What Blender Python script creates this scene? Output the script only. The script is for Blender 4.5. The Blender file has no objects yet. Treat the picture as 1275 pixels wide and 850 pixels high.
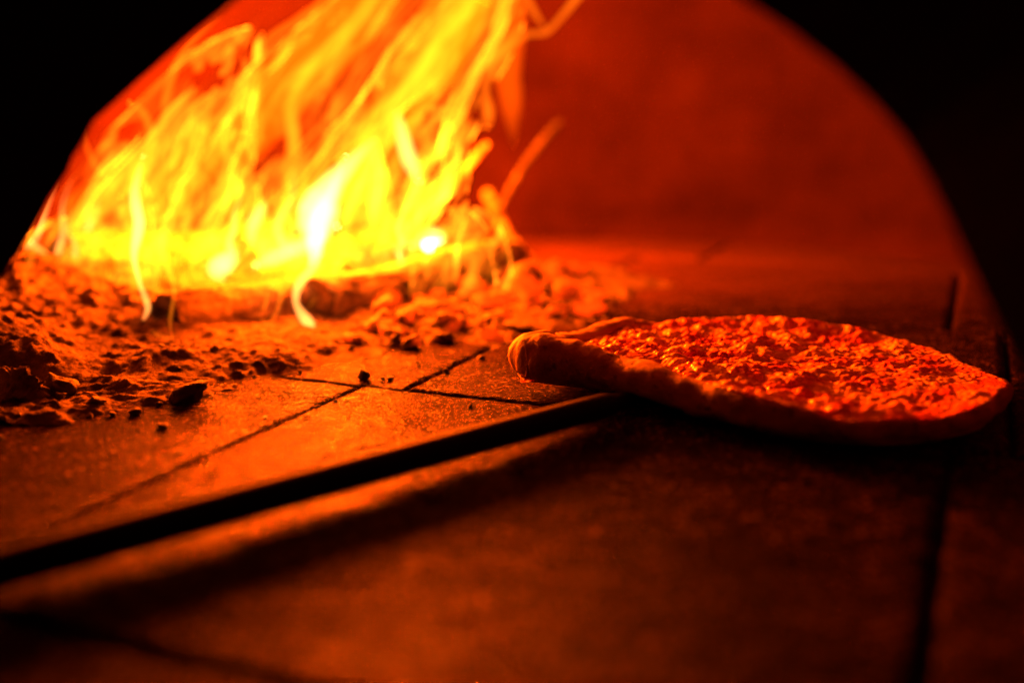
import bpy, bmesh, math, random
from mathutils import Vector, Matrix, noise
import numpy as np
random.seed(7)
C = bpy.context.scene.collection
S = bpy.context.scene
# ---------------------------------------------------------------- camera model
H = 0.174; FPX = 1400.0; PITCH = math.radians(11.9)
cp, sp = math.cos(PITCH), math.sin(PITCH)
def ray(px, py):
    x = (px-637.5)/FPX; y = -(py-425)/FPX
    return Vector((x, cp + y*sp, -sp + y*cp))
def F(px, py, z=0.0):                       # point on the horizontal plane z
    d = ray(px, py); t = (z-H)/d.z
    return Vector((d.x*t, d.y*t, z))
def P(px, py, Y):                           # point at forward distance Y
    d = ray(px, py); t = Y/d.y
    return Vector((d.x*t, Y, H + d.z*t))
NRM = Vector((0.384, 0.923, 0)).normalized() # axis of the oven, seen obliquely
TAN = Vector((NRM.y, -NRM.x, 0))
# ---------------------------------------------------------------- helpers
def tag(o, label=None, cat=None, group=None, kind=None):
    if label: o['label'] = label
    if cat: o['category'] = cat
    if group: o['group'] = group
    if kind: o['kind'] = kind
    return o
def empty(name, loc=(0,0,0)):
    o = bpy.data.objects.new(name, None); C.objects.link(o); o.location = loc
    o.empty_display_size = .02
    return o
def mesh_obj(name, verts, faces, mat=None, parent=None, smooth=True, loc=None):
    me = bpy.data.meshes.new(name)
    if loc is not None: verts = [Vector(v)-Vector(loc) for v in verts]
    me.from_pydata([tuple(v) for v in verts], [], faces); me.update()
    if smooth: me.polygons.foreach_set('use_smooth', [True]*len(me.polygons))
    o = bpy.data.objects.new(name, me); C.objects.link(o)
    if mat: me.materials.append(mat)
    if loc is not None: o.location = loc
    if parent is not None:
        o.parent = parent
        if loc is None: o.location = -parent.location
        else: o.location = Vector(loc)-parent.location
    return o
def fbm(p, sc, octv=4, seed=0.0):
    return noise.fractal(Vector((p[0]*sc+seed, p[1]*sc+seed*1.7, p[2]*sc-seed)), 0.9, 2.1, octv)
def sstep(a, b, x):
    t = min(1, max(0, (x-a)/(b-a))); return t*t*(3-2*t)
def catmull(pts, n):
    out = []; m = len(pts)
    for i in range(m-1):
        p0 = pts[max(i-1,0)]; p1 = pts[i]; p2 = pts[i+1]; p3 = pts[min(i+2,m-1)]
        for k in range(n):
            t = k/n
            out.append(tuple(0.5*((2*b)+(-a+c)*t+(2*a-5*b+4*c-d)*t*t+(-a+3*b-3*c+d)*t**3)
                             for a,b,c,d in zip(p0,p1,p2,p3)))
    out.append(tuple(pts[-1])); return out
# ---------------------------------------------------------------- materials
class NT:
    def __init__(s, name):
        s.m = bpy.data.materials.new(name); s.m.use_nodes = True
        s.t = s.m.node_tree; s.t.nodes.clear()
        s.out = s.t.nodes.new('ShaderNodeOutputMaterial')
    def n(s, typ, **kw):
        nd = s.t.nodes.new(typ)
        for k, v in kw.items():
            if k.startswith('i_'):
                nd.inputs[k[2:].replace('_',' ')].default_value = v
            else: setattr(nd, k, v)
        return nd
    def l(s, a, b): s.t.links.new(a, b)
    def math(s, op, a, b=None, c=None, clamp=False):
        nd = s.t.nodes.new('ShaderNodeMath'); nd.operation = op; nd.use_clamp = clamp
        for i, v in enumerate((a, b, c)):
            if v is None: continue
            if isinstance(v, (int, float)): nd.inputs[i].default_value = v
            else: s.l(v, nd.inputs[i])
        return nd.outputs[0]
    def noise(s, vec, scale, detail=4, rough=.6, dist=0):
        nd = s.n('ShaderNodeTexNoise'); nd.inputs['Scale'].default_value = scale
        nd.inputs['Detail'].default_value = detail; nd.inputs['Roughness'].default_value = rough
        nd.inputs['Distortion'].default_value = dist
        s.l(vec, nd.inputs['Vector']); return nd.outputs['Fac']
    def ramp(s, fac, stops):
        nd = s.n('ShaderNodeValToRGB'); e = nd.color_ramp.elements
        while len(e) < len(stops): e.new(0.5)
        for el, (p, c) in zip(e, stops):
            el.position = p; el.color = (*c, 1) if len(c) == 3 else c
        s.l(fac, nd.inputs[0]); return nd.outputs[0]
    def vor(s, vec, scale, feature='F1', rnd=1.0):
        nd = s.n('ShaderNodeTexVoronoi', feature=feature); nd.inputs['Scale'].default_value = scale
        nd.inputs['Randomness'].default_value = rnd
        s.l(vec, nd.inputs['Vector']); return nd.outputs['Distance']
    def bsdf(s, **kw):
        b = s.n('ShaderNodeBsdfPrincipled')
        for k, v in kw.items():
            k = k.replace('_', ' ')
            if isinstance(v, (int, float, tuple)): b.inputs[k].default_value = (*v, 1) if isinstance(v, tuple) and len(v) == 3 else v
            else: s.l(v, b.inputs[k])
        s.l(b.outputs[0], s.out.inputs['Surface']); return b
    def bump(s, b, h, strength=.5, dist=.002):
        nd = s.n('ShaderNodeBump'); nd.inputs['Strength'].default_value = strength
        nd.inputs['Distance'].default_value = dist
        s.l(h, nd.inputs['Height']); s.l(nd.outputs[0], b.inputs['Normal'])
def geo(nt): return nt.n('ShaderNodeNewGeometry').outputs['Position']
def objc(nt): return nt.n('ShaderNodeTexCoord').outputs['Object']

def mat_floor():
    t = NT('refractory_tile'); p = geo(t)
    fine = t.noise(p, 420, 5, .7); mid = t.noise(p, 60, 4, .6); big = t.noise(p, 9, 3, .55)
    col = t.ramp(mid, [(.3, (.008,.0044,.0024)), (.52, (.021,.012,.007)), (.72, (.046,.028,.017))])
    soot = t.ramp(big, [(.38, (.35,.32,.3)), (.6, (1,1,1))])
    mx = t.n('ShaderNodeMixRGB', blend_type='MULTIPLY'); mx.inputs[0].default_value = .8
    t.l(col, mx.inputs[1]); t.l(soot, mx.inputs[2])
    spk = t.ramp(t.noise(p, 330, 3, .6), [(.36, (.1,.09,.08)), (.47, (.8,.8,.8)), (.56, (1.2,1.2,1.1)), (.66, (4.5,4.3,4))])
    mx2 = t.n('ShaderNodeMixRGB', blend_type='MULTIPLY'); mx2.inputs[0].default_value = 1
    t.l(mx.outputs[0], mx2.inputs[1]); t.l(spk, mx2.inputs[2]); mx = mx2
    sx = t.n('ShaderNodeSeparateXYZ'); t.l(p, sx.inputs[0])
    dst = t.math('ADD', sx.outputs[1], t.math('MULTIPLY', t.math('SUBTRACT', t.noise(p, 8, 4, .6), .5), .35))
    light_mask = t.math('MULTIPLY', t.math('SUBTRACT', dst, .92), 2.6, clamp=True)   # tile colour lightened towards the back, painted in place of firelight there
    mx3 = t.n('ShaderNodeMixRGB'); t.l(light_mask, mx3.inputs[0]); t.l(mx.outputs[0], mx3.inputs[1]); mx3.inputs[2].default_value = (.10,.045,.022,1); mx = mx3
    pits = t.ramp(t.vor(p, 260), [(.0, (0,0,0)), (.35, (1,1,1))])
    h = t.math('ADD', t.math('MULTIPLY', fine, .55), t.math('MULTIPLY', t.noise(p, 230, 2, .5), .9))
    h = t.math('ADD', h, t.math('MULTIPLY', pits, .3))
    rg = t.math('ADD', .11, t.math('MULTIPLY', mid, .20))
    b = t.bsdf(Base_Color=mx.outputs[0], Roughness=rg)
    b.inputs['Specular IOR Level'].default_value = .0031
    t.bump(b, h, 1.0, .0022); return t.m
def mat_ash():
    t = NT('wood_ash'); p = geo(t)
    a = t.noise(p, 35, 5, .65)
    col = t.ramp(a, [(.32, (.035,.026,.02)), (.5, (.11,.085,.07)), (.72, (.25,.21,.18))])
    h = t.math('ADD', t.noise(p, 420, 4, .75), t.math('MULTIPLY', t.noise(p, 170, 4, .7), 1.3))
    b = t.bsdf(Base_Color=col, Roughness=.95); b.inputs['Specular IOR Level'].default_value = .1; t.bump(b, h, 1.0, .0045); return t.m
def mat_dome():
    t = NT('oven_brick'); p = objc(t)
    a = t.noise(p, 7, 4, .6)
    col = t.ramp(a, [(.3, (.016,.0055,.003)), (.6, (.028,.010,.005)), (.8, (.040,.016,.008))])
    sx = t.n('ShaderNodeSeparateXYZ'); t.l(p, sx.inputs[0])
    ang = t.math('ARCTAN2', sx.outputs[0], sx.outputs[1])
    cx = t.n('ShaderNodeCombineXYZ'); t.l(t.math('MULTIPLY', ang, 3.0), cx.inputs[0]); t.l(t.math('MULTIPLY', sx.outputs[2], 7), cx.inputs[1])
    br = t.n('ShaderNodeTexBrick'); t.l(cx.outputs[0], br.inputs['Vector'])
    br.inputs['Scale'].default_value = 1.1; br.inputs['Mortar Size'].default_value = .012
    br.inputs['Color1'].default_value = (1,1,1,1); br.inputs['Color2'].default_value = (.88,.87,.86,1)
    br.inputs['Mortar'].default_value = (.86,.85,.84,1)
    mx = t.n('ShaderNodeMixRGB', blend_type='MULTIPLY'); mx.inputs[0].default_value = .8
    t.l(col, mx.inputs[1]); t.l(br.outputs['Color'], mx.inputs[2])
    b = t.bsdf(Base_Color=mx.outputs[0], Roughness=.95); b.inputs['Specular IOR Level'].default_value = .02; t.bump(b, t.noise(p, 40, 3), .25, .005); return t.m
def mat_black(name, col=(.02,.018,.016), rough=.7, metal=0.0):
    t = NT(name); p = geo(t)
    b = t.bsdf(Base_Color=col, Roughness=rough, Metallic=metal); b.inputs['Specular IOR Level'].default_value = .15
    t.bump(b, t.noise(p, 120, 4), .3, .001); return t.m
def mat_crust():
    t = NT('baked_dough'); p = objc(t)
    a = t.noise(p, 45, 4, .6)
    col = t.ramp(a, [(.3, (.20,.10,.045)), (.5, (.32,.18,.09)), (.7, (.46,.29,.16))])
    spots = t.ramp(t.noise(p, 110, 4, .65), [(.58, (1,1,1)), (.68, (.22,.13,.08))])
    mx = t.n('ShaderNodeMixRGB', blend_type='MULTIPLY'); mx.inputs[0].default_value = 1
    t.l(col, mx.inputs[1]); t.l(spots, mx.inputs[2])
    b = t.bsdf(Base_Color=mx.outputs[0], Roughness=.65)
    b.inputs['Specular IOR Level'].default_value = .2
    b.inputs['Subsurface Weight'].default_value = .15; b.inputs['Subsurface Radius'].default_value = (1,.4,.15)
    b.inputs['Subsurface Scale'].default_value = .0031
    h = t.math('ADD', t.noise(p, 260, 5, .7), t.math('MULTIPLY', t.noise(p, 900, 3, .7), .4))
    t.bump(b, h, .8, .0016); return t.m
def mat_cheese():
    t = NT('melted_cheese'); p = objc(t)
    a = t.noise(p, 45, 4, .6)
    col = t.ramp(a, [(.36, (.58,.07,.015)), (.47, (.68,.2,.05)), (.56, (.76,.42,.18)), (.75, (.82,.56,.28))])
    b = t.bsdf(Base_Color=col, Roughness=t.math('ADD', .12, t.math('MULTIPLY', a, .35)))
    b.inputs['Subsurface Weight'].default_value = .2; b.inputs['Subsurface Radius'].default_value = (1,.4,.15)
    b.inputs['Subsurface Scale'].default_value = .0031
    v = t.vor(p, 330, 'SMOOTH_F1')
    h = t.math('ADD', t.math('MULTIPLY', t.noise(p, 600, 2, .6), .3), t.math('MULTIPLY', v, -1.5))
    t.bump(b, h, .8, .0015); return t.m
def mat_ember(name, glow, cov, seed):
    t = NT(name); p = geo(t)
    a = t.noise(p, 55, 4, .6)
    col = t.ramp(a, [(.35, (.012,.01,.009)), (.55, (.07,.055,.05)), (.7, (.2,.17,.15))])
    g = t.ramp(t.noise(p, 38+seed, 3, .6), [(cov, (0,0,0)), (cov+.22, (1,1,1))])
    b = t.bsdf(Base_Color=col, Roughness=.85)
    b.inputs['Emission Color'].default_value = (1,.04,.001,1)
    t.l(t.math('MULTIPLY', g, glow), b.inputs['Emission Strength'])
    t.bump(b, t.noise(p, 220, 5, .7), .9, .003); return t.m
def mat_bark():
    t = NT('charred_bark'); p = objc(t)
    a = t.noise(p, 55, 6, .7, .3)
    col = t.ramp(a, [(.36, (.06,.05,.042)), (.5, (.22,.18,.15)), (.66, (.46,.41,.35))])
    b = t.bsdf(Base_Color=col, Roughness=.95); b.inputs['Specular IOR Level'].default_value = .1
    g = t.ramp(t.noise(p, 60, 5, .7, 1.5), [(.60, (0,0,0)), (.72, (1,1,1))])
    b.inputs['Emission Color'].default_value = (1,.09,.004,1)
    t.l(t.math('MULTIPLY', g, .8), b.inputs['Emission Strength'])
    h = t.math('ADD', a, t.math('MULTIPLY', t.noise(p, 220, 4), .6))
    t.bump(b, h, 1.0, .004); return t.m
def mat_cut():
    t = NT('burning_cut_end'); p = objc(t)
    a = t.noise(p, 70, 4, .6)
    col = t.ramp(a, [(.35, (.06,.045,.035)), (.6, (.22,.17,.13))])
    b = t.bsdf(Base_Color=col, Roughness=.9)
    t.bump(b, t.noise(p, 160, 4), .8, .003); return t.m
def mat_flame(name, col, strength):
    t = NT(name)
    e = t.n('ShaderNodeEmission'); e.inputs[0].default_value = (*col, 1); e.inputs[1].default_value = strength
    t.l(e.outputs[0], t.out.inputs['Volume']); return t.m
M = dict(floor=mat_floor(), ash=mat_ash(), dome=mat_dome(), arch=mat_black('sooty_brick'),
         grout=mat_black('dark_joint', (.03,.022,.016), .95),
         steel=mat_black('blackened_steel', (.004,.0035,.003), .75, .0), crust=mat_crust(), cheese=mat_cheese(),
         bark=mat_bark(), cut=mat_cut(),
         ember_hot=mat_ember('glowing_coal', 2.2, .42, 3), ember=mat_ember('dull_coal', .9, .5, 0),
         coal=mat_ember('dead_coal', .0, .5, 9))

# ---------------------------------------------------------------- the oven
OC = Vector((.05, .95, 0)); OR = .62; OH = .44
def build_oven():
    root = empty('pizza_oven', OC)
    tag(root, 'domed brick pizza oven glowing orange inside around the wood fire', 'oven')
    nu, nv = 96, 26
    vs, fs = [], []
    for j in range(nv+1):
        a = j/nv*math.pi/2
        for i in range(nu):
            th = 2*math.pi*i/nu
            r = OR*math.cos(a)**.62 if j < nv else 0.0005
            z = OH*math.sin(a)**.85 if j else -.03
            if z < .09: r -= .07*(1-z/.09)**2*sstep(-.1, .4, math.cos(th)*NRM.x+math.sin(th)*NRM.y)
            w = 1+.006*fbm((math.cos(th)*2, math.sin(th)*2, z*5), 3, 3, 4)
            vs.append(Vector((OC.x+r*w*math.cos(th), OC.y+r*w*math.sin(th), z)))
    for j in range(nv):
        for i in range(nu):
            k = (i+1) % nu
            fs.append((j*nu+i, (j+1)*nu+i, (j+1)*nu+k, j*nu+k))
    o = mesh_obj('dome', vs, fs, M['dome'], root)
    bm = bmesh.new(); bm.from_mesh(o.data)
    bmesh.ops.bisect_plane(bm, geom=bm.verts[:]+bm.edges[:]+bm.faces[:], plane_co=NRM*.45, plane_no=NRM, clear_inner=True)
    bm.to_mesh(o.data); bm.free()
    sd = o.modifiers.new('thickness', 'SOLIDIFY'); sd.thickness = .08; sd.offset = -1
    # mouth: opening outline on the inner plane, splayed towards the viewer
    edge = [(-190,1000),(-130,760),(-75,520),(-30,395),(18,322),(22,316),(48,272),(62,246),(84,214),(91,196),(104,176),(112,160),(118,150),
            (146,126),(168,106),(205,74),(235,48),(268,22),(300,-4),(350,-38),(420,-72),(500,-92),(600,-102),(700,-98),(790,-78),
            (870,-38),(925,0),(985,40),(1040,84),(1085,126),(1125,172),(1155,222),(1182,276),(1206,330),(1232,385),(1262,450),(1300,560),(1345,720),(1400,1000)]
    def onplane(px, py, k):
        d = ray(px, py); q = k/(d.x*NRM.x+d.y*NRM.y)
        return Vector((d.x*q, d.y*q, H+d.z*q))
    inner = [onplane(a, b, .40) for a, b in edge]
    cen = sum((v.dot(TAN) for v in inner))/len(inner)
    inner = [v for v in inner]
    for v in (inner[0], inner[-1]): v.z = -.02
    vs = []; fs = []; n = len(inner)
    for i, v in enumerate(inner):
        a = v.dot(TAN)-cen; z = v.z
        ins = v
        front = NRM*.30 + TAN*(cen+a*1.5) + Vector((0,0, z*1.5))
        sc = 1/max(abs(a)/1.0, abs(z)/.7 if z > 0 else 0, 1e-4)
        of = NRM*.30 + TAN*(cen+a*sc) + Vector((0,0,max(z*sc,-.02) if i not in (0,n-1) else -.02))
        ob = of + NRM*.14
        vs += [ins, front, of, ob]
    for i in range(n-1):
        a = 4*i; b = 4*(i+1)
        for k in range(4):
            k2 = (k+1) % 4
            fs.append((a+k, a+k2, b+k2, b+k))
    fs += [(0,1,2,3), (4*(n-1)+3, 4*(n-1)+2, 4*(n-1)+1, 4*(n-1))]
    o = mesh_obj('mouth_arch', vs, fs, M['arch'], root, smooth=False)
    o['label'] = 'unlit black brick arch framing the oven mouth'
    return root
build_oven()

def build_floor():
    vs, fs = [], []
    org = F(450, 479); o_t = org.dot(TAN); o_n = org.dot(NRM); T = .336; G = .0019
    rows = {-3:0.02, -2: .0, -1: 0.0, 0: .030, 1: -.01, 2: .06, 3:.2}
    for r, off in rows.items():
        for c in range(-4, 5):
            n0 = o_n + r*T + G/2; n1 = n0 + T - G
            t0 = o_t + c*.349 + off + G/2; t1 = t0 + .349 - G
            if n0 > 1.75 or n1 < -.05: continue
            nx = ny = 56
            dz = random.uniform(-.0006, .0006)
            base = len(vs)
            for j in range(ny+1):
                for i in range(nx+1):
                    u = i/nx; v = j/ny
                    u = u*u*(3-2*u)*.5+u*.5; v = v*v*(3-2*v)*.5+v*.5
                    t = t0+(t1-t0)*u; m = n0+(n1-n0)*v
                    e = min(t-t0, t1-t, m-n0, n1-m)
                    z = dz - .0024*math.exp(-e/.0018)
                    p = TAN*t + NRM*m
                    w = fbm((p.x, p.y, 0), 55, 3, 2)
                    z += .0005*fbm((p.x, p.y, 0), 90, 3) + .0005*w
                    if e < .004:
                        p = p + (TAN*((.5-u)*2) + NRM*((.5-v)*2))*.0012*max(0, w)
                    vs.append(Vector((p.x, p.y, z)))
            for j in range(ny):
                for i in range(nx):
                    a = base+j*(nx+1)+i
                    fs.append((a, a+1, a+nx+2, a+nx+1))
            # skirts
            ring = [base+i for i in range(nx+1)] + [base+j*(nx+1)+nx for j in range(1, ny+1)] + \
                   [base+ny*(nx+1)+i for i in range(nx-1, -1, -1)] + [base+j*(nx+1) for j in range(ny-1, 0, -1)]
            b2 = len(vs)
            for k in ring: vs.append(Vector((vs[k].x, vs[k].y, -.012)))
            L = len(ring)
            for k in range(L):
                k2 = (k+1) % L
                fs.append((ring[k], b2+k, b2+k2, ring[k2]))
    o = mesh_obj('floor', vs, fs, M['floor']); tag(o, kind='structure', label='square stone tiles of the oven floor')
    s = 2.0
    b = mesh_obj('floor_bed', [(-s,-.6,-.008),(s,-.6,-.008),(s,2.2,-.008),(-s,2.2,-.008),(-s,-.6,-.05),(s,-.6,-.05),(s,2.2,-.05),(-s,2.2,-.05)],
             [(0,1,2,3),(7,6,5,4),(0,4,5,1),(1,5,6,2),(2,6,7,3),(3,7,4,0)], M['grout'], smooth=False)
    tag(b, kind='structure', label='dark bed showing in the joints between floor tiles')
build_floor()

# ---------------------------------------------------------------- ash
ASHLINE = [F(*q) for q in [(-420,640),(-150,580),(0,548),(120,520),(235,500),(300,484),(380,456),(440,440),(560,432),(700,415),(790,385),(830,352),(760,330),(600,322)]]
def ash_sd(x, y):
    best = 1e9; sgn = 1
    for a, b in zip(ASHLINE, ASHLINE[1:]):
        dx, dy = b.x-a.x, b.y-a.y
        t = max(0, min(1, ((x-a.x)*dx+(y-a.y)*dy)/(dx*dx+dy*dy)))
        ex, ey = x-a.x-t*dx, y-a.y-t*dy
        d = ex*ex+ey*ey
        if d < best: best = d; sgn = 1 if dx*ey-dy*ex > 0 else -1
    return sgn*math.sqrt(best)
MOUNDS = [(-.42,.92,.09,.030),(-.46,.80,.08,.030),(-.34,1.0,.09,.012),(-.50,1.05,.10,.03),(-.345,.735,.035,.022),(-.40,.70,.05,.028),
          (-.30,.70,.025,.010),(-.235,.735,.03,.008),(-.19,.76,.04,.007),(-.13,.80,.04,.006),(-.2,.84,.05,.003),(-.30,.86,.06,.012)]
def ash_h(x, y):
    s = ash_sd(x, y)
    if s < -.06: return -.006
    n1 = fbm((x,y,0), 14, 4, 3); n2 = fbm((x,y,0), 60, 4, 8); n3 = fbm((x,y,0), 190, 3, 5)
    s2 = s + .018*n1 + .010*n2
    h = -.003 + .005*sstep(-.01, .03, s2) + .010*sstep(.03, .22, s2)
    for mx, my, r, a in MOUNDS:
        d2 = ((x-mx)**2+(y-my)**2)/(r*r)
        if d2 < 6: h += a*math.exp(-d2)
    k = sstep(-.02, .03, s2)
    left = sstep(.22, .36, -x)
    h += k*(.0035*n1 + (.003+.004*left)*max(0, n2) + (.0013+.001*left)*n3)
    # lumps: rough crumbly clods
    v = noise.voronoi(Vector((x*60+.6*n2, y*60+.6*n1, 0)))[0][0]; v2 = noise.voronoi(Vector((x*170, y*170+n2, 5)))[0][0]
    msk = sstep(.0, .55, fbm((x,y,0), 16, 3, 20))
    h += k*(.25+.75*msk)*(.0042*max(0, .55-v)*1.6 + .003*max(0,.6-v2))
    return h
def build_ash():
    x0, x1, y0, y1 = -.60, .34, .60, 1.45
    nx, ny = 520, 440
    vs, fs = [], []
    for j in range(ny+1):
        v = j/ny; y = y0+(y1-y0)*(v**1.35)
        for i in range(nx+1):
            x = x0+(x1-x0)*i/nx
            vs.append((x, y, ash_h(x, y)))
    for j in range(ny):
        for i in range(nx):
            a = j*(nx+1)+i
            if max(vs[a][2], vs[a+1][2], vs[a+nx+2][2], vs[a+nx+1][2]) > -.004:
                if (vs[a][0]-OC.x)**2+(vs[a][1]-OC.y)**2 < (OR+.02)**2:
                    fs.append((a, a+1, a+nx+2, a+nx+1))
    o = mesh_obj('ash', vs, fs, M['ash'])
    tag(o, 'bed of crumbly grey wood ash heaped below the fire and thinning out over the tiles', None, None, 'stuff')
    bm = bmesh.new(); bm.from_mesh(o.data)
    bmesh.ops.delete(bm, geom=[v for v in bm.verts if not v.link_faces], context='VERTS')
    bm.to_mesh(o.data); bm.free()
build_ash()
def gz(x, y): return max(0, ash_h(x, y))

# ---------------------------------------------------------------- coals and clods
def chunk_mesh(name, seed, mat, sub=3, rough=.25, cuts=7):
    rnd = random.Random(seed)
    bm = bmesh.new(); bmesh.ops.create_icosphere(bm, subdivisions=sub, radius=1)
    planes = []
    for _ in range(cuts):
        d = Vector((rnd.gauss(0,1), rnd.gauss(0,1), rnd.gauss(0,1))).normalized()
        planes.append((d, rnd.uniform(.45, .8)))
    for v in bm.verts:
        for d, k in planes:
            q = v.co.dot(d)
            if q > k: v.co -= d*(q-k)
        v.co *= 1+rough*noise.fractal(v.co*2.2+Vector((seed*3.1,0,0)), .9, 2.1, 4)
    me = bpy.data.meshes.new(name); bm.to_mesh(me); bm.free()
    me.polygons.foreach_set('use_smooth', [True]*len(me.polygons))
    me.materials.append(mat); return me
def place_chunk(name, me, loc, scale, rot, label, cat, group=None):
    o = bpy.data.objects.new(name, me); C.objects.link(o)
    o.location = loc; o.scale = scale; o.rotation_euler = rot
    return tag(o, label, cat, group)
hot = [chunk_mesh('glowing_coal', 10+i, M['ember_hot']) for i in range(4)]
dul = [chunk_mesh('dull_coal', 30+i, M['ember']) for i in range(4)]
ded = [chunk_mesh('dead_coal', 50+i, M['coal'], rough=.4) for i in range(4)]
def rr(): return (random.uniform(-.5,.5), random.uniform(-.5,.5), random.uniform(0,6.28))
def drop(px, py, r, me, name, label, cat='coal', group=None, flat=.6, lift=.6, el=1.2):
    p = F(px, py); z = gz(p.x, p.y)
    # settle on the ash surface seen at that pixel
    for _ in range(3): p = F(px, py, z); z = gz(p.x, p.y)
    return place_chunk(name, me, (p.x, p.y, z+r*flat*lift), (r*el, r, r*flat), rr(), label, cat, group)
# named ones
drop(658, 378, .020, hot[0], 'coal', 'largest pale lump of coal standing up in the ember scatter left of the pizza', flat=1.1, lift=.7, el=.9)
drop(238, 497, .012, ded[0], 'coal', 'dark pointed lump of coal lying alone at the front edge of the ash', flat=.55)
drop(120, 501, .0055, ded[1], 'coal', 'small black coal lump near the left ash heap', flat=.7)
drop(452, 471, .0042, ded[2], 'coal', 'dark coal crumb at the corner where two tile joints meet', flat=.9)
drop(478, 410, .013, hot[1], 'coal', 'blocky red coal at the left end of the ember scatter', flat=.8)
drop(553, 425, .0075, dul[1], 'coal', 'round pale coal at the front rim of the ember scatter', flat=.7)
drop(612, 421, .010, dul[2], 'coal', 'flat pale slab of coal beneath the ember scatter front', flat=.35, el=1.6)
drop(650, 408, .011, dul[0], 'coal', 'flat coal lying just left of the pizza rim', flat=.4, el=1.5)
drop(515, 432, .0085, dul[3], 'coal', 'rounded coal at the front of the scatter below the second log', flat=.6)
drop(75, 482, .012, ded[3], 'coal', 'lumpy black coal on the shaded left ash heap', flat=.7)
clod = chunk_mesh('ash_clod', 77, M['ash'], sub=5, rough=.5)
drop(22, 496, .016, clod, 'ash_clod', 'big crusted clod of ash at the left edge of the picture', 'ash clod', flat=.6)
# scatter
rs = random.Random(3)
n = 0
while n < 140:
    u = rs.random()
    px = 430+315*u; top = 335+12*(1-u); bot = 432-40*u
    py = top+(bot-top)*(rs.random()**.9)
    r = rs.choice([.004,.005,.006,.008,.010,.012,.015])*(.85 if py < 390 else .62)
    me = rs.choice(hot if py < 405 else dul+hot[:1])
    drop(px, py, r, me, 'coal', 'red glowing coal heaped in the ember scatter between the logs and the pizza',
         group='glowing coals of the ember scatter', flat=rs.uniform(.45,.9), el=rs.uniform(.9,1.7)); n += 1
for k in range(26):
    px = rs.uniform(-20, 430); py = rs.uniform(430, 520)
    p = F(px, py)
    if ash_sd(p.x, p.y) < -.01: continue
    drop(px, py, rs.uniform(.0012, .0038), rs.choice(ded), 'ash_crumb', 'tiny dark crumb of burnt wood lying on the ash bed', 'crumb',
         'burnt crumbs on the ash bed', flat=.7)
for px, py, r in [(476,473,.0018),(486,472,.0022),(555,463,.003),(566,452,.0022),(598,447,.0035),(520,452,.0018),(203,532,.0032),(585,508,.002),
                  (365,482,.0012),(330,520,.0012),(418,500,.0015),(505,490,.0014)]:
    drop(px, py, r, rs.choice(ded), 'ash_crumb', 'dark crumb of burnt wood lying on the bare floor tile', 'crumb',
         'burnt crumbs on the bare tiles', flat=.6)

# ---------------------------------------------------------------- logs
def log(name, pa, pb, ra, rb, label, seed, bend=.01, cut=True):
    """pa -> pb, pa is the near cut end"""
    root = empty(name, pa); tag(root, label, 'log')
    ax = (pb-pa); L = ax.length; ax.normalize()
    up = Vector((0,0,1)); s = ax.cross(up).normalized(); u2 = s.cross(ax)
    nl, nr = 70, 48; vs = []; fs = []
    for i in range(nl+1):
        t = i/nl
        c = pa + ax*(L*t) + s*bend*math.sin(t*3.1) + u2*bend*.5*math.sin(t*5+seed)
        R = ra+(rb-ra)*t
        if i == 0: R *= .96
        for k in range(nr):
            a = 2*math.pi*k/nr
            d = s*math.cos(a)+u2*math.sin(a)
            q = (math.cos(a)*3, math.sin(a)*3, t*L*60)
            w = 1+.08*noise.fractal(Vector(q)*.5+Vector((seed,0,0)), .9, 2, 3)+.05*noise.fractal(Vector((math.cos(a)*6,math.sin(a)*6,t*L*40+seed)), .8, 2, 4)
            vs.append(c+d*R*w)
    for i in range(nl):
        for k in range(nr):
            k2 = (k+1) % nr
            fs.append((i*nr+k, (i+1)*nr+k, (i+1)*nr+k2, i*nr+k2))
    fs.append([nl*nr+k for k in range(nr)])
    o = mesh_obj('bark', vs, fs, M['bark'], root)
    # cut end as a slightly sunken rough disc
    vv = []; ff = []; rings = 9
    for j in range(rings+1):
        rj = j/rings
        for k in range(nr):
            edgev = vs[k]; 
            p = pa.lerp(edgev, rj*.985) if j else pa.copy()
            p = p + ax*(.004*(1-rj**3)) + ax*.003*noise.fractal(p*90, .9, 2, 3)*(1 if j else 0) - ax*.0012
            vv.append(p)
    for j in range(rings):
        for k in range(nr):
            k2 = (k+1) % nr
            ff.append((j*nr+k, (j+1)*nr+k, (j+1)*nr+k2, j*nr+k2))
    mesh_obj('cut_end', vv, ff, M['cut'], root)
    return root
log('firewood_log', P(208, 400, .835), P(425, 350, .97), .0175, .020, 'front burning log with its dark cut end facing the camera in the ash', 1.3)
log('firewood_log', P(392, 372, .91), P(640, 324, 1.12), .023, .020, 'long charred log lying behind the red coals', 4.2)
log('firewood_log', P(80, 330, 1.0), P(330, 300, 1.25), .024, .024, 'burning log at the back left behind the ash heap', 7.7)
log('firewood_log', P(300, 330, 1.06), P(520, 300, 1.30), .026, .020, 'log buried in the middle of the flames', 9.1)
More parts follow.
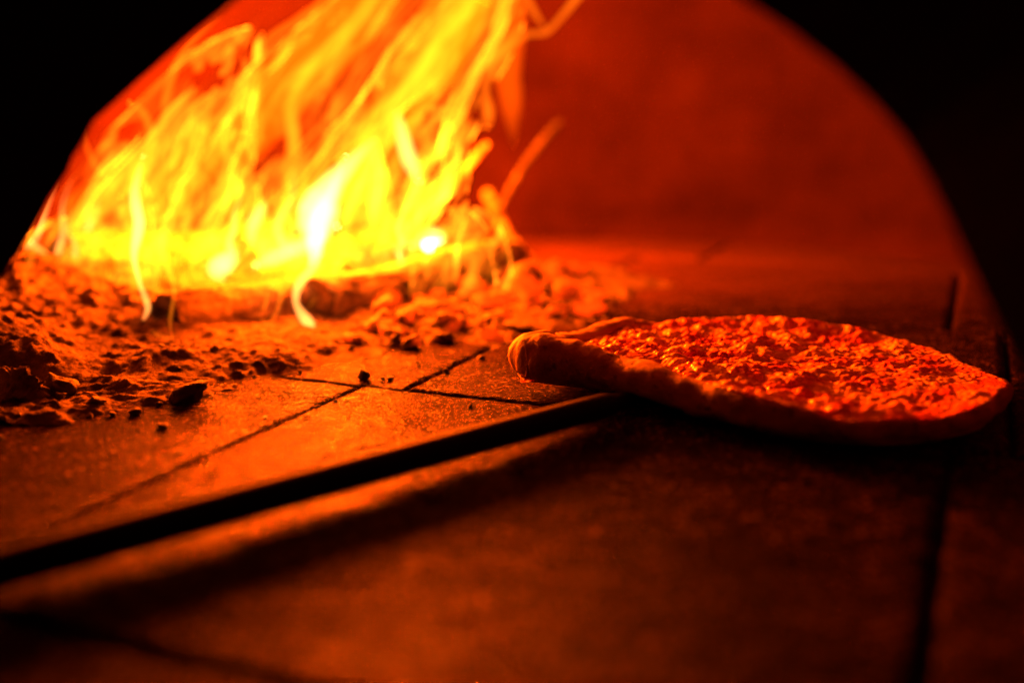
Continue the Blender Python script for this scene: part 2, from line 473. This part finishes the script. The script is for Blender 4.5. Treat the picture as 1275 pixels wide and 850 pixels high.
def stick(pa, pb, ra, rb, label, seed):
    ax = (pb-pa).normalized(); s = ax.cross(Vector((0,0,1))).normalized(); u2 = s.cross(ax)
    vs = []; fs = []; nl, nr = 24, 12
    for i in range(nl+1):
        t = i/nl; c = pa.lerp(pb, t)+s*.004*math.sin(t*4+seed)+u2*.003*math.sin(t*7+seed)
        R = (ra+(rb-ra)*t)*(.6 if i in (0,nl) else 1)
        for k in range(nr):
            a = 2*math.pi*k/nr
            vs.append(c+(s*math.cos(a)+u2*math.sin(a))*R*(1+.15*noise.noise(Vector((a*2, t*12, seed)))))
    for i in range(nl):
        for k in range(nr):
            k2 = (k+1) % nr; fs.append((i*nr+k, (i+1)*nr+k, (i+1)*nr+k2, i*nr+k2))
    fs.append(list(range(nr-1,-1,-1))); fs.append([nl*nr+k for k in range(nr)])
    o = mesh_obj('stick', vs, fs, M['coal'] if ra < .005 else M['bark'], None, loc=pa); tag(o, label, 'stick')
stick(P(470,318,1.18), P(610,181,1.16), .006, .0045, 'thin stick poking out of the right side of the flames', 1)
stick(P(655,330,1.30), P(606,240,1.40), .008, .007, 'dark stick leaning against the back of the oven right of the fire', 2)
stick(P(585,318,1.25), P(694,150,1.38), .0025, .0048, 'blurred split stick whose pale tip stands highest behind the fire', 3)

# ---------------------------------------------------------------- pizza
ZB = .007
def build_pizza():
    ctrl = [(636,450,.016,.0145),(640,467,.012,.015),(672,483,.008,.0145),(715,487,.008,.0135),(760,494,.007,.011),(810,507,.006,.0105),(900,535,.004,.0098),(980,552,.004,.0082),
            (1050,560,.004,.0056),(1130,559,.004,.0058),(1195,546,.005,.0055),(1236,522,.010,.006),(1262,486,.013,.005),(1225,462,.016,.005),(1175,440,.017,.005),
            (1120,424,.018,.006),(1070,411,.021,.0055),(1010,403,.024,.0045),(940,398,.024,.0045),(880,399,.024,.0045),(825,402,.024,.005),
            (790,397,.027,.006),(750,399,.027,.007),(716,411,.024,.0065),(690,415,.025,.008),(655,424,.028,.0115)]
    pts = [(*F(a, b, z)[:2], z, r) for a, b, z, r in ctrl]
    m = len(pts)
    ext = pts[-2:]+pts+pts[:3]
    sm = catmull(ext, 14)[2*14:2*14+m*14]
    n = len(sm)
    cx = sum(p[0] for p in sm)/n; cy = sum(p[1] for p in sm)/n
    root = empty('pizza', (cx, cy, ZB))
    tag(root, 'round pizza with bubbling cheese and a puffed crust on a long metal peel', 'pizza')
    # crust: rounded ring, centre line pulled in by its own radius
    nr = 22; vs = []; fs = []
    inner = []
    # outward normals
    for i, (x, y, z, r) in enumerate(sm):
        xa, ya = sm[i-3][:2]; xb, yb = sm[(i+3) % n][:2]
        tx, ty = xb-xa, yb-ya; l = math.hypot(tx, ty); nx_, ny_ = ty/l, -tx/l
        if nx_*(x-cx)+ny_*(y-cy) < 0: nx_, ny_ = -nx_, -ny_
        r2 = r*(1+.10*fbm((x,y,0), 20, 2, 12))
        ox = .004*fbm((x,y,0), 12, 2, 40)
        wf = 1.18-.5*sstep(3.6, 6.0, i/14)*(1-sstep(19, 21, i/14))
        wob = Vector((x-nx_*(r*wf+ox), y-ny_*(r*wf+ox), 0))
        zc = ZB + r2*.95 + .003*fbm((x,y,0), 14, 2, 31)
        if z > .014: zc = max(zc, z-r2*.8)
        ko = (.85 if i/14 < 13 else .6+.35*sstep(13, 17, i/14))*sstep(4.6, 6.2, i/14)*(1-sstep(19.2, 20.5, i/14)) if i/14 < 20.5 else 0
        ko -= .4*(1-sstep(1.6, 3.2, i/14) + sstep(m-4.5, m-2.5, i/14))
        inner.append((wob.x, wob.y, zc, nx_, ny_, r2, ko))
        for k in range(nr):
            a = 2*math.pi*k/nr
            ca, sa = math.cos(a), math.sin(a)
            ca = math.copysign(abs(ca)**.75, ca)
            p = Vector((wob.x+nx_*ca*r2*wf, wob.y+ny_*ca*r2*wf, zc+sa*r2*(1.0 if sa > 0 else .9)))
            p += Vector((nx_*ca, ny_*ca, sa))*(.0016*fbm(p, 70, 3, 9)+.0007*fbm(p, 260, 3, 2))
            if p.z < ZB-.001: p.z = ZB-.001+.1*(p.z-ZB)
            vs.append(p)
    for i in range(n):
        j = (i+1) % n
        for k in range(nr):
            k2 = (k+1) % nr
            fs.append((i*nr+k, j*nr+k, j*nr+k2, i*nr+k2))
    mesh_obj('crust', vs, fs, M['crust'], root)
    # base disc of dough
    vs = []; fs = []
    for x, y, zc, a, b, r, _ in inner: vs.append((x, y, ZB-.0012))
    for x, y, zc, a, b, r, _ in inner: vs.append((x, y, ZB+.006))
    for i in range(n):
        j = (i+1) % n; fs.append((i, j, n+j, n+i))
    fs.append(list(range(n-1,-1,-1))); fs.append([n+i for i in range(n)])
    mesh_obj('dough_base', vs, fs, M['crust'], root, smooth=False)
    # cheese
    rings = 190; vs = []; fs = []
    NA = 860
    samp = []
    for k in range(NA):
        q = k/NA*n; i = int(q) % n; f = q-int(q); j = (i+1) % n
        samp.append([inner[i][t]*(1-f)+inner[j][t]*f for t in range(7)])
    def bub(x, y):
        wx = x+.0016*fbm((x,y,3), 60, 2, 1); wy = y+.0016*fbm((x,y,7), 60, 2, 4)
        h = 0
        for sc, am, sd in ((72, .0038, 0), (155, .0024, 5)):
            d = noise.voronoi(Vector((wx*sc+sd, wy*sc, sd)))[0]
            rnd = noise.noise(Vector((wx*sc*.45, wy*sc*.45, 40+sd)))
            h += am*max(0, 1-d[0]**2*1.9)*(.75+.9*max(-.5, rnd))
        h += .0035*fbm((x,y,0), 22, 3, 6)
        return h
    for j in range(rings+1):
        u = (j/rings)**.75
        for k in range(NA):
            ix, iy, zc, nx_, ny_, r2, ko = samp[k]
            ex, ey = ix+nx_*r2*(ko-.35), iy+ny_*r2*(ko-.35)
            x = cx+(ex-cx)*u; y = cy+(ey-cy)*u
            far = sstep(.0, 1, u)
            zr = zc+r2*(.35+ko*.75)
            front = sstep(.05, .12, -(y-cy))
            z0 = ZB+.0085 + .005*sstep(-.05,.14,(y-cy)) + .004*(1-u*u) - .034*(x-cx+.02)*(1-u*u*.6)
            z = z0*(1-sstep(.8,1,u)) + (min(zr, z0+.009) if ko < .05 else zr+.0005)*sstep(.8,1,u)
            z += bub(x, y)*(1-.45*sstep(-.02, .13, x-cx))*(1-(.55 if y > cy else .8)*sstep(.9,.995,u))
            if u > .985: z -= .006*sstep(.985,1,u)
            vs.append((x, y, z))
    for j in range(rings):
        for k in range(NA):
            k2 = (k+1) % NA
            fs.append((j*NA+k, (j+1)*NA+k, (j+1)*NA+k2, j*NA+k2))
    mesh_obj('cheese_topping', vs, fs, M['cheese'], root)
    return cx, cy, inner
cx, cy, inner = build_pizza()

# ---------------------------------------------------------------- peel
def build_peel():
    root = empty('pizza_peel', (cx, cy, 0))
    tag(root, 'black metal pizza peel with a long handle reaching under the pizza', 'pizza peel')
    vs, fs = [], []; n = 96; R = .094
    for z in (.0030, .0052):
        for i in range(n):
            a = 2*math.pi*i/n
            vs.append((cx+.012+R*1.15*math.cos(a), cy+.022+R*.9*math.sin(a), z))
    for i in range(n):
        j = (i+1) % n; fs.append((i, j, n+j, n+i))
    fs.append(list(range(n-1,-1,-1))); fs.append([n+i for i in range(n)])
    b = mesh_obj('blade', vs, fs, M['steel'], root, smooth=False)
    # handle: round tube rising towards the viewer
    A = P(790, 495, .640); A.z = .0055
    far = P(752, 505, .605); near = P(0, 707, .380)
    d = (near-far).normalized(); end = near + d*.35
    s = d.cross(Vector((0,0,1))).normalized(); u2 = s.cross(d)
    path = [(A, .0035), (far.lerp(A,.4), .0052), (far, .0070)] + [(far.lerp(end, t/24), .0070+.0016*t/24) for t in range(1, 25)]
    vs, fs = [], []; nr = 28
    for c, r in path:
        for k in range(nr):
            a = 2*math.pi*k/nr; vs.append(c+(s*math.cos(a)+u2*math.sin(a))*r)
    for i in range(len(path)-1):
        for k in range(nr):
            k2 = (k+1) % nr; fs.append((i*nr+k, (i+1)*nr+k, (i+1)*nr+k2, i*nr+k2))
    fs.append(list(range(nr-1,-1,-1))); fs.append([(len(path)-1)*nr+k for k in range(nr)])
    mesh_obj('handle', vs, fs, M['steel'], root)
build_peel()
FIRE = True
# ---------------------------------------------------------------- fire
def tongue(spine, mat, root, flat=.6, n=10, seed=0):
    """closed flame body: spine of (px, py, halfwidth_px, Y)"""
    sm = catmull(spine, n)
    cs = [P(a, b, Y) for a, b, w, Y in sm]
    vs, fs = [], []; nr = 16; m = len(cs)
    for i, c in enumerate(cs):
        a = cs[max(i-1,0)]; b = cs[min(i+1,m-1)]
        t = (b-a).normalized()
        view = Vector((0,1,0)); s = t.cross(view).normalized(); v2 = s.cross(t)
        w = max(.15, sm[i][2])/FPX*sm[i][3]
        tw = .5*noise.noise(Vector((seed, i*.12, 0)))
        for k in range(nr):
            an = 2*math.pi*k/nr
            vs.append(c+(s*math.cos(an+tw)+v2*flat*math.sin(an+tw))*w*(1+.12*noise.noise(Vector((an,i*.25,seed)))))
    for i in range(m-1):
        for k in range(nr):
            k2 = (k+1) % nr; fs.append((i*nr+k, (i+1)*nr+k, (i+1)*nr+k2, i*nr+k2))
    fs.append(list(range(nr-1,-1,-1))); fs.append([(m-1)*nr+k for k in range(nr)])
    return mesh_obj('flame_tongue', vs, fs, mat, root)
def mat_veil(name, sc, seed, cov, strength, ztop):
    t = NT(name); p = geo(t)
    sx = t.n('ShaderNodeSeparateXYZ'); t.l(p, sx.inputs[0])
    X, Y, Z = sx.outputs
    zz = t.math('MULTIPLY', Z, Z)
    xs = t.math('SUBTRACT', X, t.math('ADD', t.math('MULTIPLY', Z, .28), t.math('MULTIPLY', zz, 1.0)))
    cb = t.n('ShaderNodeCombineXYZ'); t.l(xs, cb.inputs[0]); t.l(t.math('ADD', Y, seed), cb.inputs[1]); t.l(t.math('MULTIPLY', Z, .42), cb.inputs[2])
    n1 = t.noise(cb.outputs[0], sc, 2.0, .5, 2.2)
    n2 = t.noise(cb.outputs[0], sc*.45, 2, .5, .6)
    a = t.ramp(n1, [(cov, (0,0,0)), (cov+.025, (.28,.28,.28)), (cov+.10, (.36,.36,.36)), (cov+.13, (.8,.8,.8)), (cov+.24, (1,1,1))])
    c = t.ramp(n2, [(.40, (.02,.02,.02)), (.60, (1,1,1))])
    ridge = t.math('SUBTRACT', 1.0, t.math('MULTIPLY', t.math('ABSOLUTE', t.math('SUBTRACT', n1, cov+.05)), 28), clamp=True)
    body = t.math('ADD', a, t.math('MULTIPLY', ridge, .45))
    lw = t.n('ShaderNodeLayerWeight'); lw.inputs['Blend'].default_value = .5
    # optical depth through a thin glowing sheet, capped
    fc = t.math('DIVIDE', 1.0, t.math('MAXIMUM', .22, t.math('SUBTRACT', 1.0, lw.outputs['Facing'])))
    up = t.math('SUBTRACT', 1.0, t.math('MULTIPLY', t.math('DIVIDE', Z, ztop), .72), clamp=True)
    low = t.math('DIVIDE', t.math('SUBTRACT', Z, t.math('ADD', -.07, t.math('MULTIPLY', t.noise(p, 15, 2), .20))), .035, clamp=True)
    s = t.math('MULTIPLY', t.math('MULTIPLY', body, c), t.math('MULTIPLY', t.math('MULTIPLY', up, up), low))
    s = t.math('MULTIPLY', t.math('MULTIPLY', s, fc), strength)
    e = t.n('ShaderNodeEmission'); e.inputs[0].default_value = (1,.18,.005,1); t.l(s, e.inputs[1])
    tr = t.n('ShaderNodeBsdfTransparent'); ad = t.n('ShaderNodeAddShader')
    t.l(e.outputs[0], ad.inputs[0]); t.l(tr.outputs[0], ad.inputs[1]); t.l(ad.outputs[0], t.out.inputs['Surface'])
    return t.m
def veil(root, x, y, rx, ry, ztop, seed, mat, lean=1.0):
    """corrugated closed flame body, wide at its foot and leaning right as it climbs"""
    nl, nr = 60, 120; vs, fs = [], []
    for i in range(nl+1):
        u = i/nl; z = .003+ztop*u
        sh = (.28*z+1.0*z*z)*lean
        R = (1-.35*u)*math.sqrt(max(.0004, 1-u**3))
        for k in range(nr):
            a = 2*math.pi*k/nr
            q = Vector((math.cos(a)*1.6, math.sin(a)*1.6, z*5+seed))
            w = 1+.42*noise.fractal(q, .9, 2, 3)
            ox = .02*noise.noise(Vector((z*9, seed, a*.2)))
            vs.append((x+sh+ox+rx*R*w*math.cos(a), y+ry*R*w*math.sin(a), z))
    for i in range(nl):
        for k in range(nr):
            k2 = (k+1) % nr; fs.append((i*nr+k, i*nr+k2, (i+1)*nr+k2, (i+1)*nr+k))
    return mesh_obj('flame_veil', vs, fs, mat, root)
def build_fire():
    root = empty('fire', (-.22, 1.1, 0)); tag(root, 'tall yellow and orange flames leaning right over the logs', 'fire')
    V1 = mat_veil('flame_veil_fine', 21, 0.0, .49, VS, .42)
    V2 = mat_veil('flame_veil_wide', 12, 3.7, .475, VS*.8, .42)
    for i, (x, y, rx, ry, zt, m) in enumerate([(-.30,1.08,.15,.08,.40,V2), (-.23,1.10,.14,.07,.44,V1), (-.37,1.06,.09,.06,.24,V1),
                                (-.18,1.08,.07,.05,.36,V1)]):
        veil(root, x, y, rx, ry, zt, i*5.3+1, m)
    V3 = mat_veil('flame_veil_small', 34, 9.1, .46, VS*.55, .22)
    for i, (x, y, rx, ry, zt) in enumerate([(-.29,.93,.10,.035,.15), (-.14,.97,.09,.04,.17), (-.38,.97,.06,.05,.12), (-.20,.865,.085,.045,.08), (-.08,.93,.06,.03,.09), (-.40,.93,.06,.03,.08)]):
        veil(root, x, y, rx, ry, zt, i*4.1+40, V3)
    hotm = mat_flame('flame_white', (1,.30,.05), 480); yel = mat_flame('flame_yellow', (1,.17,.004), 170); org = mat_flame('flame_orange', (1,.10,.001), 62)
    T = [
     ('h', [(176,402,1,.82),(184,382,4.5,.82),(174,352,3.5,.83),(167,318,5,.86),(173,280,8,.9),(168,240,6,.93),(178,195,.5,.95)]),
     ('h', [(392,412,2,.85),(384,402,8,.85),(369,378,5,.85),(372,355,6,.86),(390,330,7,.87),(392,305,12,.9),(398,272,14,.93),(415,235,8,.96),(430,195,.5,1.0)]),
     ('y', [(190,412,.6,.80),(198,418,2.4,.79),(212,421,2.6,.79),(222,418,.6,.79)]),
     ('y', [(214,418,1,.79),(212,398,3,.79),(217,360,4,.8),(208,330,6,.83),(200,305,7,.85),(206,270,.5,.87)]),
     ('h', [(42,352,1,.98),(32,334,4,.98),(22,320,3,.98),(44,296,4,.98),(56,262,3,1.),(70,225,.5,1.)]),
     ('h', [(66,346,1,.98),(62,330,6,.98),(48,312,5,.98),(38,300,1,.98)]),
     ('h', [(276,350,3,1.0),(272,335,14,1.0),(288,318,9,1.02),(282,300,2,1.02)]),
     ('h', [(312,302,2,1.05),(314,282,7,1.05),(324,262,6,1.05),(330,250,1,1.05)]),
     ('h', [(318,330,3,1.02),(338,322,9,1.02),(362,312,9,1.03),(392,300,8,1.05),(420,282,2,1.06)]),
     ('h', [(395,318,4,1.1),(392,285,20,1.1),(398,258,24,1.1),(410,235,16,1.1),(440,200,8,1.1),(470,170,1,1.1)]),
     ('h', [(522,226,3,1.1),(512,205,9,1.1),(504,180,9,1.1),(498,155,6,1.1),(494,138,1,1.1)]),
     ('h', [(540,302,13,1.15),(538,298,14,1.15),(526,300,6,1.15),(512,306,2,1.15)]),
     ('y', [(536,284,1,1.15),(530,268,4,1.15),(518,252,4,1.14),(508,238,3,1.13),(504,228,1,1.12)]),
     ('y', [(558,262,1,1.12),(552,240,4,1.12),(554,215,5,1.12),(546,190,6,1.12),(530,178,3,1.12),(524,150,4,1.12),(512,130,1,1.12)]),
     ('y', [(606,160,3,1.18),(608,140,7,1.18),(604,110,5,1.18),(612,70,7,1.18),(622,30,8,1.18),(628,-20,8,1.18),(620,-60,2,1.18)]),
     ('y', [(560,110,1,1.2),(590,88,5,1.2),(625,64,6,1.2),(655,44,4,1.2),(680,40,4,1.2),(700,20,4,1.2),(726,-12,5,1.2),(760,-50,1,1.2)]),
     ('y', [(682,40,1,1.2),(668,20,4,1.2),(658,0,4,1.2),(652,-30,2,1.2)]),
     ('y', [(150,246,1,1.0),(170,222,8,1.0),(186,195,9,1.0),(188,165,7,1.0),(178,140,5,1.0),(162,128,1,1.0)]),
     ('y', [(150,246,1,1.0),(135,225,5,1.0),(118,204,4,1.0),(106,178,3,1.0),(102,160,1,1.0)]),
     ('y', [(205,165,1,1.02),(206,130,6,1.02),(214,98,6,1.02),(228,65,5,1.02),(250,40,4,1.02),(275,20,1,1.02)]),
     ('y', [(230,290,1,1.05),(226,255,7,1.05),(228,215,6,1.05),(240,175,5,1.05),(238,140,6,1.05),(250,110,1,1.05)]),
     ('y', [(270,300,1,1.05),(285,270,6,1.05),(296,235,6,1.05),(310,200,5,1.05),(322,172,5,1.05),(320,140,6,1.05),(322,100,6,1.05),(330,55,5,1.05),(370,25,5,1.05),(400,0,4,1.05),(420,-40,1,1.05)]),
     ('y', [(345,300,2,1.1),(352,260,7,1.1),(358,225,8,1.1),(366,180,10,1.1),(362,130,8,1.1),(380,95,9,1.1),(405,70,9,1.1),(440,30,10,1.1),(470,-10,9,1.1),(500,-60,2,1.1)]),
     ('y', [(420,250,2,1.12),(440,205,9,1.12),(455,170,10,1.12),(470,140,8,1.12),(500,115,7,1.12),(525,85,8,1.12),(545,50,9,1.12),(580,10,9,1.12),(605,-50,2,1.12)]),
     ('y', [(430,300,2,1.1),(445,270,5,1.1),(430,235,4,1.1),(440,215,1,1.1)]),
     ('y', [(480,280,1,1.1),(478,255,5,1.1),(492,230,5,1.1),(488,205,1,1.1)]),
     ('y', [(496,322,1,1.12),(494,306,5,1.12),(484,290,3,1.12),(470,262,4,1.12),(455,248,1,1.12)]),
     ('y', [(120,300,1,1.05),(140,290,5,1.05),(160,282,6,1.05),(200,270,7,1.06),(240,262,6,1.06),(262,240,1,1.06)]),
     ('y', [(236,336,1,.98),(245,322,5,.98),(262,300,4,.99),(300,278,6,1.0),(300,240,5,1.0),(322,215,1,1.0)]),
     ('y', [(86,338,2,1.0),(84,334,6,1.0),(82,330,2,1.0)]),
     ('y', [(104,326,2,1.0),(106,322,6,1.0),(118,306,3,1.0),(150,292,1,1.0)]),
     ('o', [(470,200,2,1.2),(520,130,18,1.2),(560,60,28,1.2),(600,0,30,1.2),(640,-60,20,1.2)]),
     ('o', [(250,260,3,1.2),(300,180,30,1.2),(350,110,40,1.2),(420,40,40,1.2),(500,-40,30,1.2)]),
     ('o', [(150,310,3,1.15),(200,250,32,1.15),(250,190,30,1.15),(280,140,14,1.15),(300,100,2,1.15)]),
     ('o', [(380,300,5,1.2),(440,240,40,1.2),(480,160,35,1.2),(540,60,40,1.2),(600,-40,30,1.2)]),
     ('o', [(640,180,2,1.25),(636,130,14,1.25),(632,80,18,1.25),(640,20,16,1.25),(650,-40,8,1.25)]),
     ('o', [(590,200,2,1.2),(575,150,10,1.2),(568,100,12,1.2),(580,50,14,1.2),(600,0,12,1.2)]),
     ('o', [(60,330,3,1.08),(90,280,20,1.08),(130,240,24,1.08),(180,200,14,1.08),(230,150,2,1.08)]),
    ]
    rt = random.Random(21)
    for _ in range(44):
        bx = rt.uniform(30, 520); by = 352-.06*bx+rt.uniform(-22, 14); Y = rt.uniform(.88, 1.12); hgt = rt.uniform(40, 125); wv = rt.uniform(2.5, 6.5)
        s1, s2 = rt.uniform(-9, 9), rt.uniform(-6, 22)
        T.append((rt.choice('yyyh'), [(bx, by, 1, Y), (bx+s1*.6, by-hgt*.18, wv, Y), (bx-s1*.4, by-hgt*.42, wv*.9, Y), (bx+s1+s2*.5, by-hgt*.7, wv*.5, Y), (bx+s2+s1*.3, by-hgt, .5, Y)]))
    mm = dict(h=hotm, y=yel, o=org)
    for i, (k, sp_) in enumerate(T):
        tongue(sp_, mm[k], root, flat=.7 if k != 'o' else .5, seed=i*3.3)
    return root
VS = 4.2
if FIRE: build_fire()
# ---------------------------------------------------------------- light
def lamp(name, loc, W, r, col):
    l = bpy.data.lights.new(name, 'POINT'); l.energy = W; l.shadow_soft_size = r; l.color = col
    o = bpy.data.objects.new(name, l); C.objects.link(o); o.location = loc
LC = (1, .075, .0008); LW = .55
for loc, w, r in [((-.27,1.00,.08), 20, .03), ((-.25,.93,.065), 4, .025), ((-.20,.825,.05), .9, .02), ((-.16,1.03,.115), 200, .055), ((-.12,1.02,.26), 8, .06), ((-.34,1.20,.22), 52, .05), ((-.06,1.32,.16), 26, .05)]:
    lamp('firelight', loc, w*LW, r, LC)
w = bpy.data.worlds.new('World'); S.world = w; w.use_nodes = True
w.node_tree.nodes['Background'].inputs[0].default_value = (.0004,0,0,1); w.node_tree.nodes['Background'].inputs[1].default_value = 1
# ---------------------------------------------------------------- camera
cam = bpy.data.cameras.new('camera'); co = bpy.data.objects.new('camera', cam); C.objects.link(co)
co.location = (0,0,H); co.rotation_euler = (math.pi/2-PITCH, 0, 0)
cam.sensor_width = 36; cam.lens = 36*FPX/1275; cam.clip_start = .01; cam.clip_end = 50
cam.dof.use_dof = True; cam.dof.focus_distance = .69; cam.dof.aperture_fstop = 2.2; cam.dof.aperture_blades = 0
S.camera = co
S.view_settings.view_transform = 'Standard'; S.view_settings.look = 'None'
S.view_settings.exposure = 0; S.view_settings.gamma = 1
cy_ = S.cycles
cy_.use_denoising = True
cy_.max_bounces = 6; cy_.diffuse_bounces = 2; cy_.glossy_bounces = 3; cy_.transparent_max_bounces = 40; cy_.volume_bounces = 0
cy_.volume_max_steps = 512
cy_.sample_clamp_indirect = 4
